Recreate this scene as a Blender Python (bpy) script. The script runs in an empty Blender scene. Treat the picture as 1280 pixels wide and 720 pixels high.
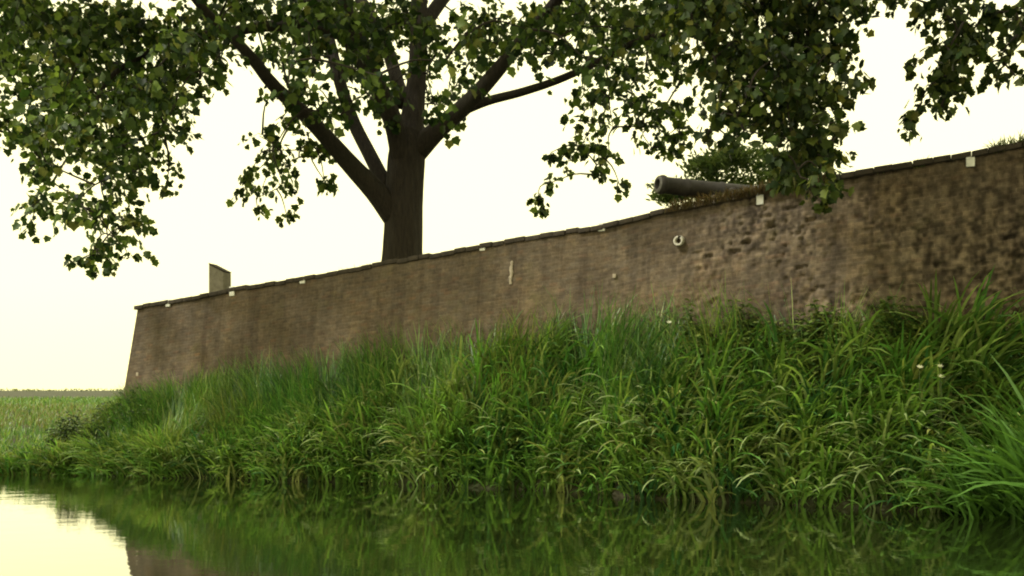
import bpy, math
import numpy as np
from math import radians as R

rng = np.random.default_rng(7)
sc = bpy.context.scene
col = sc.collection
F, CX, HY, CH = 1200.0, 640.0, 488.0, 1.6      # focal length, principal column, eye-level row (photo pixels), eye height


def P(px, py, Y):
    """Point at distance Y that the photo shows at (px, py)."""
    return np.array([(px - CX) * Y / F, Y, CH + (HY - py) * Y / F])


# ------------------------------------------------------------------ object helpers
def new_mesh(name, V, polys, mat=None, parent=None, smooth=False, colors=None):
    """polys: list of (n x k) int arrays, each of one polygon size."""
    V = np.asarray(V, dtype=np.float32)
    me = bpy.data.meshes.new(name)
    polys = [np.asarray(p, dtype=np.int32) for p in polys if len(p)]
    nl = sum(p.size for p in polys)
    npoly = sum(len(p) for p in polys)
    me.vertices.add(len(V)); me.loops.add(nl); me.polygons.add(npoly)
    me.vertices.foreach_set('co', V.ravel())
    me.loops.foreach_set('vertex_index', np.concatenate([p.ravel() for p in polys]))
    tot = np.concatenate([np.full(len(p), p.shape[1], dtype=np.int32) for p in polys])
    start = np.concatenate([[0], np.cumsum(tot)[:-1]]).astype(np.int32)
    me.polygons.foreach_set('loop_start', start)
    if smooth:
        me.polygons.foreach_set('use_smooth', np.ones(npoly, dtype=bool))
    me.update(calc_edges=True)
    if colors is not None:
        a = me.attributes.new('tint', 'FLOAT_COLOR', 'POINT')
        c = np.ones((len(V), 4), dtype=np.float32)
        c[:, :3] = colors
        a.data.foreach_set('color', c.ravel())
    o = bpy.data.objects.new(name, me)
    col.objects.link(o)
    if mat: me.materials.append(mat)
    if parent: o.parent = parent
    return o


def tag(o, label=None, cat=None, group=None, kind=None):
    if label: o['label'] = label
    if cat: o['category'] = cat
    if group: o['group'] = group
    if kind: o['kind'] = kind
    return o


def empty(name, loc, label, cat, group=None):
    o = bpy.data.objects.new(name, None)
    o.location = loc
    o.empty_display_size = 0.2
    col.objects.link(o)
    return tag(o, label, cat, group)


class MB:
    """Collects shapes for one mesh."""
    def __init__(s): s.v = []; s.f = {}; s.n = 0

    def add(s, V, faces):
        V = np.asarray(V, dtype=float)
        for f in faces: s.f.setdefault(len(f), []).append([i + s.n for i in f])
        s.v.append(V); s.n += len(V)

    def addarr(s, V, arr):
        arr = np.asarray(arr)
        s.f.setdefault(arr.shape[1], []).extend((arr + s.n).tolist())
        s.v.append(np.asarray(V, dtype=float)); s.n += len(V)

    def tube(s, pts, rad, sides=8, ridge=0.0, cap=True, seed=0):
        pts = np.asarray(pts, dtype=float); rad = np.asarray(rad, dtype=float)
        n = len(pts)
        T = np.gradient(pts, axis=0); T /= np.linalg.norm(T, axis=1)[:, None] + 1e-9
        ref = np.array([0.0, 1.0, 0.13]) if abs(T[0][1]) < .9 else np.array([1.0, 0, 0])
        V = []
        u = np.cross(T[0], ref); u /= np.linalg.norm(u)
        ang = np.linspace(0, 2 * math.pi, sides, endpoint=False)
        for i in range(n):
            u = u - T[i] * np.dot(u, T[i]); u /= np.linalg.norm(u) + 1e-9
            w = np.cross(T[i], u)
            rr = np.full(sides, rad[i])
            if ridge:
                rr = rr * (1 + ridge * (np.sin(ang * 7 + seed + .35 * math.sin(i * .5)) * .5 + np.sin(ang * 3 + i * .21 + seed) * .6 + np.sin(ang * 13 + i * .4) * .3))
            V.append(pts[i] + np.outer(np.cos(ang) * rr, u) + np.outer(np.sin(ang) * rr, w))
        V = np.concatenate(V)
        i = np.arange(n - 1)[:, None] * sides; j = np.arange(sides)[None, :]; k = (j + 1) % sides
        Q = np.stack([i + j, i + k, i + sides + k, i + sides + j], axis=-1).reshape(-1, 4)
        base = s.n
        s.addarr(V, Q)
        if cap:
            s.f.setdefault(sides, []).append([base + q for q in range(sides)][::-1])
            s.f[sides].append([base + (n - 1) * sides + q for q in range(sides)])

    def box(s, c, size, M=None):
        x, y, z = [d / 2 for d in size]
        V = np.array([[-x, -y, -z], [x, -y, -z], [x, y, -z], [-x, y, -z], [-x, -y, z], [x, -y, z], [x, y, z], [-x, y, z]])
        if M is not None: V = V @ np.asarray(M).T
        s.add(V + np.asarray(c), [(0, 3, 2, 1), (4, 5, 6, 7), (0, 1, 5, 4), (1, 2, 6, 5), (2, 3, 7, 6), (3, 0, 4, 7)])

    def build(s, name, mat, parent=None, smooth=False, bevel=0.0, origin=None, colors=None):
        V = np.concatenate(s.v)
        if origin is not None: V = V - np.asarray(origin)
        o = new_mesh(name, V, list(s.f.values()), mat, parent, smooth, colors)
        if bevel:
            m = o.modifiers.new('bevel', 'BEVEL'); m.width = bevel; m.segments = 2; m.limit_method = 'ANGLE'
        return o


def smooth_path(pts, n=24):
    pts = np.asarray(pts, dtype=float)
    m = len(pts)
    ext = np.vstack([2 * pts[0] - pts[1], pts, 2 * pts[-1] - pts[-2]])
    out = []
    for t in np.linspace(0, m - 1, n):
        i = min(int(t), m - 2); f = t - i
        a, b, c, d = ext[i], ext[i + 1], ext[i + 2], ext[i + 3]
        out.append(.5 * (2 * b + (c - a) * f + (2 * a - 5 * b + 4 * c - d) * f ** 2 + (3 * b - a - 3 * c + d) * f ** 3))
    return np.array(out)


# ------------------------------------------------------------------ materials
def mat(name):
    m = bpy.data.materials.new(name); m.use_nodes = True
    nt = m.node_tree
    b = nt.nodes['Principled BSDF']
    return m, nt, b, nt.nodes['Material Output']


def noise(nt, scale, detail=4, rough=.6, vec=None, dims=None):
    n = nt.nodes.new('ShaderNodeTexNoise')
    n.inputs['Scale'].default_value = scale; n.inputs['Detail'].default_value = detail; n.inputs['Roughness'].default_value = rough
    if vec is not None: nt.links.new(vec, n.inputs['Vector'])
    return n


def ramp(nt, fac, stops):
    r = nt.nodes.new('ShaderNodeValToRGB')
    e = r.color_ramp.elements
    while len(e) < len(stops): e.new(.5)
    for el, (p, c) in zip(e, stops):
        el.position = p; el.color = (*c, 1) if len(c) == 3 else c
    nt.links.new(fac, r.inputs['Fac'])
    return r


def mixc(nt, a, b, fac, mode='MIX'):
    n = nt.nodes.new('ShaderNodeMix'); n.data_type = 'RGBA'; n.blend_type = mode
    for sock, v in ((n.inputs['A'], a), (n.inputs['B'], b), (n.inputs['Factor'], fac)):
        if isinstance(v, (int, float)): sock.default_value = v
        elif isinstance(v, tuple): sock.default_value = (*v, 1)
        else: nt.links.new(v, sock)
    return n.outputs['Result']


def mapping(nt, scale, src='Object'):
    tc = nt.nodes.new('ShaderNodeTexCoord'); mp = nt.nodes.new('ShaderNodeMapping')
    mp.inputs['Scale'].default_value = scale
    nt.links.new(tc.outputs[src], mp.inputs['Vector'])
    return mp.outputs['Vector']


def bump(nt, b, height, strength, dist=.02):
    n = nt.nodes.new('ShaderNodeBump'); n.inputs['Strength'].default_value = strength; n.inputs['Distance'].default_value = dist
    nt.links.new(height, n.inputs['Height']); nt.links.new(n.outputs['Normal'], b.inputs['Normal'])
    return n


def leaf_mat(name, transl=.35, rough=.45, spec=.4, gain=1.0):
    """Foliage: per-leaf tint carried by the mesh, some light passing through the blade."""
    m, nt, b, out = mat(name)
    at = nt.nodes.new('ShaderNodeAttribute'); at.attribute_name = 'tint'
    c = at.outputs['Color']
    nz = noise(nt, 9, 2)
    nt.links.new(nt.nodes.new('ShaderNodeTexCoord').outputs['Object'], nz.inputs['Vector'])
    c = mixc(nt, c, ramp(nt, nz.outputs['Fac'], [(.3, (.75, .75, .7)), (.7, (1.2, 1.2, 1.15))]).outputs['Color'], 1.0, 'MULTIPLY')
    nt.links.new(c, b.inputs['Base Color'])
    b.inputs['Roughness'].default_value = rough
    b.inputs['Specular IOR Level'].default_value = spec
    tr = nt.nodes.new('ShaderNodeBsdfTranslucent')
    nt.links.new(mixc(nt, c, (1.25 * gain, 1.2 * gain, .7 * gain), 1.0, 'MULTIPLY'), tr.inputs['Color'])
    mx = nt.nodes.new('ShaderNodeMixShader'); mx.inputs[0].default_value = transl
    nt.links.new(b.outputs[0], mx.inputs[1]); nt.links.new(tr.outputs[0], mx.inputs[2])
    nt.links.new(mx.outputs[0], out.inputs['Surface'])
    return m


M_leaf = leaf_mat('tree_leaf', .33, .55, .22, 1.4)
M_grass = leaf_mat('grass_blade', .33, .42, .5, 1.2)
M_weed = leaf_mat('weed_leaf', .3, .45, .4, 1.0)


def bark_mat():
    m, nt, b, out = mat('bark')
    v = mapping(nt, (9, 9, 1.6))
    n1 = noise(nt, 2.2, 6, .7, v)
    n2 = noise(nt, .7, 3, .5)
    c = ramp(nt, n1.outputs['Fac'], [(.3, (.014, .010, .007)), (.6, (.042, .031, .020)), (.8, (.075, .058, .038))]).outputs['Color']
    g = ramp(nt, n2.outputs['Fac'], [(.5, (0, 0, 0)), (.72, (1, 1, 1))])
    c = mixc(nt, c, (.038, .04, .016), g.outputs['Color'])
    nt.links.new(c, b.inputs['Base Color']); b.inputs['Roughness'].default_value = .9
    bump(nt, b, n1.outputs['Fac'], 1.0, .09)
    return m


M_bark = bark_mat()


def brick_mat():
    """Old brickwork: per-brick tint from the mesh, mortar from a brick pattern in wall coordinates (UV in metres), stains and lime."""
    m, nt, b, out = mat('old_brick')
    uv = nt.nodes.new('ShaderNodeUVMap'); uv.uv_map = 'wall'
    bt = nt.nodes.new('ShaderNodeTexBrick')
    bt.inputs['Scale'].default_value = 1.0
    bt.inputs['Brick Width'].default_value = .15; bt.inputs['Row Height'].default_value = .06
    bt.inputs['Mortar Size'].default_value = .006; bt.inputs['Mortar Smooth'].default_value = .3
    bt.inputs['Color1'].default_value = (.086, .0665, .046, 1); bt.inputs['Color2'].default_value = (.112, .0885, .061, 1)
    bt.inputs['Mortar'].default_value = (.12, .093, .067, 1); bt.inputs['Bias'].default_value = 0
    nt.links.new(uv.outputs[0], bt.inputs['Vector'])
    at = nt.nodes.new('ShaderNodeAttribute'); at.attribute_name = 'tint'
    c = mixc(nt, bt.outputs['Color'], at.outputs['Color'], 1.0, 'MULTIPLY')
    big = noise(nt, .55, 5, .6, uv.outputs[0])
    c = mixc(nt, c, ramp(nt, big.outputs['Fac'], [(.32, (.72, .70, .68)), (.5, (1, 1, 1)), (.7, (1.25, 1.18, 1.05))]).outputs['Color'], 1.0, 'MULTIPLY')
    mp = nt.nodes.new('ShaderNodeMapping'); mp.inputs['Scale'].default_value = (3.2, .22, 1)
    nt.links.new(uv.outputs[0], mp.inputs['Vector'])
    st = noise(nt, 1.0, 5, .65, mp.outputs[0])
    c = mixc(nt, c, ramp(nt, st.outputs['Fac'], [(.36, (.66, .64, .66)), (.52, (1, 1, 1)), (.72, (1.22, 1.18, 1.1))]).outputs['Color'], .8, 'MULTIPLY')
    gr = noise(nt, 1.3, 6, .7, uv.outputs[0])
    gm = ramp(nt, gr.outputs['Fac'], [(.56, (0, 0, 0)), (.75, (.5, .5, .5))])
    c = mixc(nt, c, (.13, .115, .05), gm.outputs['Color'])
    fine = noise(nt, 26, 4, .7, uv.outputs[0])
    c = mixc(nt, c, ramp(nt, fine.outputs['Fac'], [(.3, (.7, .7, .7)), (.7, (1.3, 1.3, 1.3))]).outputs['Color'], .7, 'MULTIPLY')
    nt.links.new(c, b.inputs['Base Color'])
    b.inputs['Roughness'].default_value = .92; b.inputs['Specular IOR Level'].default_value = .2
    b1 = nt.nodes.new('ShaderNodeBump'); b1.inputs['Strength'].default_value = .5; b1.inputs['Distance'].default_value = .012; b1.invert = True
    nt.links.new(bt.outputs['Fac'], b1.inputs['Height'])
    b2 = nt.nodes.new('ShaderNodeBump'); b2.inputs['Strength'].default_value = .55; b2.inputs['Distance'].default_value = .012
    nt.links.new(fine.outputs['Fac'], b2.inputs['Height']); nt.links.new(b1.outputs[0], b2.inputs['Normal'])
    nt.links.new(b2.outputs[0], b.inputs['Normal'])
    return m


M_brick = brick_mat()


def simple(name, c1, c2, scale, rough=.85, bs=.4, bd=.01, metal=0):
    m, nt, b, out = mat(name)
    n = noise(nt, scale, 5, .65, mapping(nt, (1, 1, 1)))
    nt.links.new(ramp(nt, n.outputs['Fac'], [(.3, c1), (.7, c2)]).outputs['Color'], b.inputs['Base Color'])
    b.inputs['Roughness'].default_value = rough; b.inputs['Metallic'].default_value = metal
    if bs: bump(nt, b, n.outputs['Fac'], bs, bd)
    return m


M_coping = simple('coping_brick', (.018, .013, .009), (.06, .045, .03), 9)
M_concrete = simple('weathered_concrete', (.15, .135, .10), (.27, .245, .19), 8, .9, .4)
M_iron = simple('cannon_iron', (.013, .0115, .0095), (.045, .038, .030), 7, .75, .4, .008, 0)
M_rim = simple('worn_iron', (.05, .047, .04), (.16, .15, .125), 9, .7)
M_oak = simple('old_oak', (.05, .035, .022), (.12, .085, .05), 6)
M_white = simple('white_enamel', (.68, .67, .62), (.84, .83, .78), 12, .5, .1)
M_dark = simple('dark_metal', (.02, .02, .018), (.04, .038, .034), 20, .5, .1)
M_lime = simple('lime_bloom', (.24, .20, .14), (.36, .31, .23), 14, .9)
M_pale = simple('pale_stone', (.42, .40, .34), (.62, .59, .50), 14, .9)
M_petal = simple('white_petal', (.42, .44, .30), (.58, .58, .44), 20, .6, 0)


def ground_mat():
    m, nt, b, out = mat('meadow_soil')
    tc = nt.nodes.new('ShaderNodeTexCoord')
    n1 = noise(nt, .09, 5, .65, tc.outputs['Object']); n2 = noise(nt, 5, 5, .7, tc.outputs['Object'])
    c1 = ramp(nt, n1.outputs['Fac'], [(.35, (.018, .026, .008)), (.5, (.03, .036, .011)), (.58, (.04, .036, .015)), (.68, (.025, .034, .01))]).outputs['Color']
    c2 = ramp(nt, n2.outputs['Fac'], [(.3, (.6, .6, .6)), (.7, (1.3, 1.3, 1.3))]).outputs['Color']
    nt.links.new(mixc(nt, c1, c2, 1.0, 'MULTIPLY'), b.inputs['Base Color'])
    b.inputs['Roughness'].default_value = .95
    bump(nt, b, n2.outputs['Fac'], .6, .06)
    return m


M_ground = ground_mat()
M_mud = M_ground


def water_mat():
    m, nt, b, out = mat('moat_water')
    b.inputs['Base Color'].default_value = (.012, .018, .005, 1)
    b.inputs['Roughness'].default_value = .02
    b.inputs['IOR'].default_value = 1.333
    b.inputs['Specular IOR Level'].default_value = 1.0
    b.inputs['Coat Weight'].default_value = 1.0; b.inputs['Coat Roughness'].default_value = .03; b.inputs['Coat IOR'].default_value = 1.45
    tc = nt.nodes.new('ShaderNodeTexCoord')
    mp = nt.nodes.new('ShaderNodeMapping'); mp.inputs['Scale'].default_value = (1.2, 1.8, 1)
    nt.links.new(tc.outputs['Object'], mp.inputs['Vector'])
    n1 = noise(nt, 1.6, 3, .5, mp.outputs[0]); n2 = noise(nt, 7.0, 2, .5, mp.outputs[0])
    ad = nt.nodes.new('ShaderNodeMath'); ad.operation = 'MULTIPLY_ADD'
    nt.links.new(n2.outputs['Fac'], ad.inputs[0]); ad.inputs[1].default_value = .22; nt.links.new(n1.outputs['Fac'], ad.inputs[2])
    bn = bump(nt, b, ad.outputs[0], .05, .05)
    sx_ = nt.nodes.new('ShaderNodeSeparateXYZ'); nt.links.new(tc.outputs['Object'], sx_.inputs[0])
    mr = nt.nodes.new('ShaderNodeMapRange'); mr.inputs['From Min'].default_value = -4.5; mr.inputs['From Max'].default_value = -8.0
    mr.inputs['To Min'].default_value = .035; mr.inputs['To Max'].default_value = .16
    nt.links.new(sx_.outputs['X'], mr.inputs['Value']); nt.links.new(mr.outputs[0], bn.inputs['Strength'])
    nt.links.new(bn.outputs[0], b.inputs['Coat Normal'])
    return m


M_water = water_mat()

# ------------------------------------------------------------------ terrain and water
WX = np.array([-3000, -200, -60, -20, -10.98, -9.39, -6.94, -3.26, -.52, .74, 2.36, 3.78, 5.04, 6.65, 9, 14, 30, 3000])
WY = np.array([60, 24, 21, 19.4, 18.6, 18.4, 17.8, 16.85, 15.9, 15.15, 14.2, 13.4, 13.0, 12.5, 11.0, 8.4, -1, -1800])


def Yw(x): return np.interp(x, WX, WY) + .12 * np.sin(np.asarray(x) * 2.1) * (np.abs(x) < 15) + .08 * np.sin(np.asarray(x) * 5.3 + 1) * (np.abs(x) < 15)


def zbank(x): return np.interp(x, [-60, -12, -9.6, -8.9, -8.2, -5, -2.3, 1, 4, 12], [.14, .12, .12, .36, .9, 1.25, 1.75, 2.05, 2.1, 2.05])


def ground_z(x, y):
    d = np.asarray(y) - Yw(x)
    zb = zbank(x)
    x_ = np.asarray(x)
    run = np.where(x_ > -8.2, np.clip(21 + (x_ + 8.19) * -.4873 - .62 - Yw(x_), .55, 2.6), 2.4)
    up = zb * np.clip(.16 * np.clip(d / .18, 0, 1) + .84 * np.clip((d - .1) / run, 0, 1) ** np.interp(x_, [-9, -4, 2], [1.7, 1.2, .95]), 0, 1)
    f = np.clip((d - 3) / 34, 0, 1)
    up = up + np.where(x_ < -8, (.78 - zb) * f * (2 - f), 0)
    lumps = .06 * np.sin(np.asarray(x) * 1.7 + np.asarray(y) * .6) * np.sin(np.asarray(y) * 1.3 + 2) * np.clip(d, 0, 1) * (d < 60)
    return np.where(d > 0, up + lumps, np.maximum(d * .6 - .02, -1.2))


gx = np.unique(np.concatenate([[-3000, -1500, -700, -350, -180, -100, -60, -40], np.arange(-30, 14.01, .3), [18, 25, 40, 80, 200, 600, 1500, 3000]]))
gy = np.unique(np.concatenate([[-2500, -800, -200, -60, -20, 0], np.arange(5, 30, .25), [32, 35, 40, 50, 65, 85, 120, 200, 400, 900, 2000, 5000]]))
XX, YY = np.meshgrid(gx, gy)
ZZ = ground_z(XX, YY)
nxg, nyg = len(gx), len(gy)
ii, jj = np.meshgrid(np.arange(nxg - 1), np.arange(nyg - 1))
q = (jj * nxg + ii).ravel()
o = new_mesh('ground', np.stack([XX, YY, ZZ], -1).reshape(-1, 3), [np.stack([q, q + 1, q + nxg + 1, q + nxg], 1)], M_ground, smooth=True)
tag(o, kind='structure')
o = new_mesh('water', [(-3000, -2500, 0), (3000, -2500, 0), (3000, 75, 0), (-3000, 75, 0)], [[(0, 1, 2, 3)]], M_water)
tag(o, kind='structure')

# ------------------------------------------------------------------ rampart wall
C0 = np.array([-8.19, 21.0]); C1 = np.array([7.2, 13.5])
D = C1 - C0; LW = np.linalg.norm(D); D /= LW
N = np.array([D[1], -D[0]]); N = N if N[1] < 0 else -N       # outwards, to the moat
D2 = np.array([.05, 1.0]); D2 /= np.linalg.norm(D2); N2 = np.array([-D2[1], D2[0]])
BAT = .13
A_ = np.array([N, N2]); OFF = np.linalg.solve(A_, [BAT, BAT])  # arris lean per metre down
TOPX = [(172, 386), (300, 362), (480, 331), (610, 308), (752, 285), (830, 266), (1050, 223), (1200, 199), (1280, 181)]
iY = lambda px: 1 / (1 / 21 + (1 / 13.5 - 1 / 21) * (px - 172) / 1108)
ts, tz = [], []
for px, py in TOPX:
    p = P(px, py, iY(px)); ts.append(np.dot(p[:2] - C0, D)); tz.append(p[2])
ts.append(ts[-1] + 6); tz.append(tz[-1] + .5)


def ztop(s): return np.interp(s, ts, tz)


def wall_xy(s): return C0 + D * s


def hash2(i, j, k=0):
    h = np.sin(i * 127.1 + j * 311.7 + k * 74.7) * 43758.5453
    return h - np.floor(h)


def wall_noise(s, v, sc_, k):
    """Smooth value noise."""
    a, b = s / sc_, v / sc_
    i, j = np.floor(a), np.floor(b); f, g = a - i, b - j
    f = f * f * (3 - 2 * f); g = g * g * (3 - 2 * g)
    return (hash2(i, j, k) * (1 - f) + hash2(i + 1, j, k) * f) * (1 - g) + (hash2(i, j + 1, k) * (1 - f) + hash2(i + 1, j + 1, k) * f) * g


wall = empty('rampart_wall', (C0[0], C0[1], .7), 'long weathered brick rampart wall rising to the right above the tall grass', 'wall')
wloc = np.array(wall.location)
LEN = LW + 5.5


def face(name, s0, s1, ds, topf, orig, d, n, erode, fold_at_zero):
    S = np.arange(s0, s1 + 1e-6, ds); dv = .02
    H = 4.6
    Vv = np.arange(0, H, dv)
    s, v = np.meshgrid(S, Vv)
    row = np.floor(v / .06 + 1e-4); brick = np.floor((s + .075 * (row % 2)) / .15)
    h1 = hash2(brick, row, 1); h2 = hash2(brick, row, 2)
    e = erode(s) * np.clip(.55 + 1.3 * (wall_noise(s, v, .7, 5) - .3), .3, 1.35)
    out = (h1 - .5) * .007 + (h1 - .5) * .01 * e
    pit = .55 * wall_noise(s * 1.3, v * .85, .11, 31) + .45 * wall_noise(s * 1.3, v * .85, .055, 37)
    out -= np.clip(pit - .57, 0, .22) * .30 * np.clip(e, 0, 1.1)
    out += np.clip(.35 - pit, 0, .2) * .22 * np.clip(e, 0, 1.1)
    out -= np.where(h2 < .07 * np.clip(e * 1.6 - .5, 0, 1), .045, 0)          # bricks that have fallen out
    out += (wall_noise(s, v, 1.9, 9) - .5) * .06 + (wall_noise(s, v, .5, 11) - .5) * (.012 + .03 * e)
    z = topf(s) - v
    k = np.clip(1 - s / .3, 0, 1) if fold_at_zero else np.zeros_like(s)
    off_x = (n[0] * (1 - k) + OFF[0] / BAT * k) * BAT * v + n[0] * out * (1 - k)
    off_y = (n[1] * (1 - k) + OFF[1] / BAT * k) * BAT * v + n[1] * out * (1 - k)
    X = orig[0] + d[0] * s + off_x; Y = orig[1] + d[1] * s + off_y
    nS, nV = len(S), len(Vv)
    i, j = np.meshgrid(np.arange(nS - 1), np.arange(nV - 1)); q = (j * nS + i).ravel()
    br = .74 + .52 * h1
    tint = np.stack([br * (1 + .16 * (h2 - .5)), br, br * (1 - .22 * (h2 - .5))], -1)
    red = hash2(brick, row, 4) > .93
    tint[red] *= np.array([1.12, .86, .78])
    shade_stain = np.clip((s - 15.2 + 2.2 * (wall_noise(s, v, 1.1, 81) - .5) + 1.0 * (wall_noise(s, v, .35, 83) - .5)) / 1.6, 0, 1) if fold_at_zero and n is N else np.zeros_like(s)  # canopy shade and darker weathering, both put into the right end's tint
    tint *= (1 - .38 * shade_stain)[..., None] * np.stack([np.ones_like(s), 1 - .06 * shade_stain, 1 - .15 * shade_stain], -1)
    pale = hash2(brick, row, 6) > .95
    tint[pale] *= np.array([1.4, 1.36, 1.25])
    sp_ = .5 * wall_noise(s * 1.25, v * .8, .06, 61) + .3 * wall_noise(s * 1.3, v * .8, .11, 63) + .2 * hash2(np.floor(s / .075), np.floor(v / .06), 65)
    tint = 1 + (tint - 1) * (.4 - .2 * np.clip(e, 0, 1))[..., None]
    tint = tint * (1 + (np.clip((sp_ - .48) * (2.8 + 1.6 * np.clip(e - .4, 0, .6)), -.65, 1.0)) * (.12 + .88 * np.clip(e, 0, 1)))[..., None]
    pass
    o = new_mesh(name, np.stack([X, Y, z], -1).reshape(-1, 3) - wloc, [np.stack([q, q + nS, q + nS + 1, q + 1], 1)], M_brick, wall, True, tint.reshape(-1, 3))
    uvl = o.data.uv_layers.new(name='wall')
    li = np.empty(len(o.data.loops), dtype=np.int32); o.data.loops.foreach_get('vertex_index', li)
    uvv = np.stack([s.ravel(), v.ravel()], 1)[li]
    uvl.data.foreach_set('uv', uvv.astype(np.float32).ravel())
    return o


er = lambda s: np.interp(s, [0, 8, 12, 13.4, 15, 20], [.05, .08, .25, .6, .95, 1.05])
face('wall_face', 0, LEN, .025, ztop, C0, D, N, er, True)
face('return_face', 0, 12, .11, lambda s: ztop(0) + 0 * s, C0, D2, N2, lambda s: .1 + 0 * s, True)

# coping: one course of dark rough bricks along the top edge
SA, SB = [np.dot(P(px_, 0, iY(px_))[:2] - C0, D) for px_ in (838, 1035)]
cb = MB()
s = -.05
k = 0
while s < LEN:
    L = .2 + .09 * hash2(k, 3.0)
    c = wall_xy(s + L / 2)
    z = ztop(s + L / 2) + .012 + .026 * (hash2(k, 8.0) - .5) + .05 * (wall_noise(np.array(s), np.array(0.), 1.3, 2) - .5)
    ang = math.atan2(D[1], D[0]) + .05 * (hash2(k, 1.0) - .5)
    sl = (ztop(s + L) - ztop(s)) / L
    M = np.array([[math.cos(ang), -math.sin(ang), 0], [math.sin(ang), math.cos(ang), 0], [sl, 0, 1]])
    cxy = c + N * (.03 + .03 * hash2(k, 5.0)) - N * .17
    if hash2(k, 7.0) > .04 and not (SA < s < SB and hash2(k, 9.0) > .25):
        cb.box((cxy[0], cxy[1], z), (L - .004, .38, .085), M)
    s += L; k += 1
s = .3; 
while s < 12:
    c = C0 + D2 * (s + .12)
    M = np.array([[D2[0], -D2[1], 0], [D2[1], D2[0], 0], [0, 0, 1]])
    cb.box((c[0] + .14, c[1], ztop(0) + .012 + .03 * (hash2(s, 2.) - .5)), (.24, .38, .075), M); s += .25
cb.build('coping', M_coping, wall, bevel=.012, origin=wloc)

# lime streak below the rim
def on_wall(px, py, proud=0.0):
    s = np.dot(P(px, 0, iY(px))[:2] - C0, D)
    for _ in range(8):
        b = wall_xy(s); z = CH + (HY - py) * b[1] / F
        v = max(ztop(s) - z, 0)
        p = b + N * (BAT * v + proud)
        px_now = CX + F * p[0] / p[1]
        s += (px - px_now) * p[1] / F / D[0] * .7
    z = CH + (HY - py) * p[1] / F
    return np.array([p[0], p[1], z])


def streak(px, py, w, h, seed):
    r = np.random.default_rng(seed)
    p0 = on_wall(px, py, .03)
    n = 14
    V, Fc = [], []
    tdir = np.array([D[0], D[1], 0]); dn = np.array([N[0] * BAT, N[1] * BAT, -1])
    for side in (0, .012):
        for i in range(n):
            t = i / (n - 1)
            ww = w * (.35 + .65 * math.sin(math.pi * (t * .8 + .15))) * r.uniform(.6, 1.2)
            c = p0 + dn * h * t + tdir * r.uniform(-.015, .015) + np.array([N[0], N[1], 0]) * side
            V += [c - tdir * ww / 2, c + tdir * ww / 2]
    for i in range(n - 1):
        b = 2 * n + 2 * i; a = 2 * i
        Fc.append((b, b + 2, b + 3, b + 1)); Fc.append((a, b, b + 1, a + 1) if i == 0 else (a, a + 2, b + 2, b)); Fc.append((a + 1, b + 1, b + 3, a + 3))
    new_mesh('lime_streak', np.array(V) - wloc, [[f] for f in Fc], M_lime, wall)


streak(640, 326, .07, .42, 3)

# rampart fill behind the wall
fs = np.linspace(-.0, LEN, 60); fq = np.array([.12, .5, 1.2, 3, 6, 10, 15, 20])
S_, Q_ = np.meshgrid(fs, fq)
fx = C0[0] + D[0] * S_ - N[0] * Q_; fy = C0[1] + D[1] * S_ - N[1] * Q_
lim = C0[0] + .15 + D2[0] / D2[1] * (fy - C0[1])
fx = np.maximum(fx, lim)
fz = ztop(S_) - .04 - .1 * np.clip(Q_ - .1, 0, 1) - .0 * Q_
fz = np.where(Q_ > 14, fz - (Q_ - 14) * .75, fz)
i, j = np.meshgrid(np.arange(59), np.arange(7)); q = (j * 60 + i).ravel()
o = new_mesh('terrain', np.stack([fx, fy, fz], -1).reshape(-1, 3), [np.stack([q, q + 1, q + 61, q + 60], 1)], M_ground, smooth=True)
tag(o, kind='structure')

# ------------------------------------------------------------------ small things on the rim and the wall
def basis(d):
    d = np.array(d) / np.linalg.norm(d)
    return np.array([[d[0], -d[1], 0], [d[1], d[0], 0], [0, 0, 1]])


MW = np.array([[D[0], -N[0], 0], [D[1], -N[1], 0], [0, 0, 1]])
marks = [(210, 379, 7, 9, 'small white rim marker near the far left corner of the wall'),
         (290, 364, 8, 12, 'white rim marker right beside the grey concrete post'),
         (378, 350, 8, 9, 'small white rim marker between the concrete post and the tree trunk'),
         (603, 309, 8, 9, 'small white rim marker just right of the tree trunk'),
         (752, 284, 9, 10, 'small white rim marker above plain brick left of the cannon muzzle'),
         (950, 248, 9, 16, 'tall white rim marker at the rear end of the cannon'),
         (1213, 202, 10, 13, 'roundest and nearest white rim marker on the dark right end of the wall')]
for px, py, w, h, lab in marks:
    p = on_wall(px, py, .03)
    y = p[1]; w_, h_ = w * y / F, h * y / F
    t = empty('rim_marker', (p[0], p[1], p[2] - h_ / 2), lab, 'marker', 'white markers along the wall rim')
    b = MB(); b.box((0, 0, h_ / 2), (w_, .035, h_), MW); b.build('plate', M_white, t, bevel=.012)
    b = MB(); b.tube([np.array([-N[0] * .015, -N[1] * .015, h_ * .35]), np.array([-N[0] * .16, -N[1] * .16, h_ * .35])], [.012, .012], 8); b.build('pin', M_dark, t)

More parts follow.
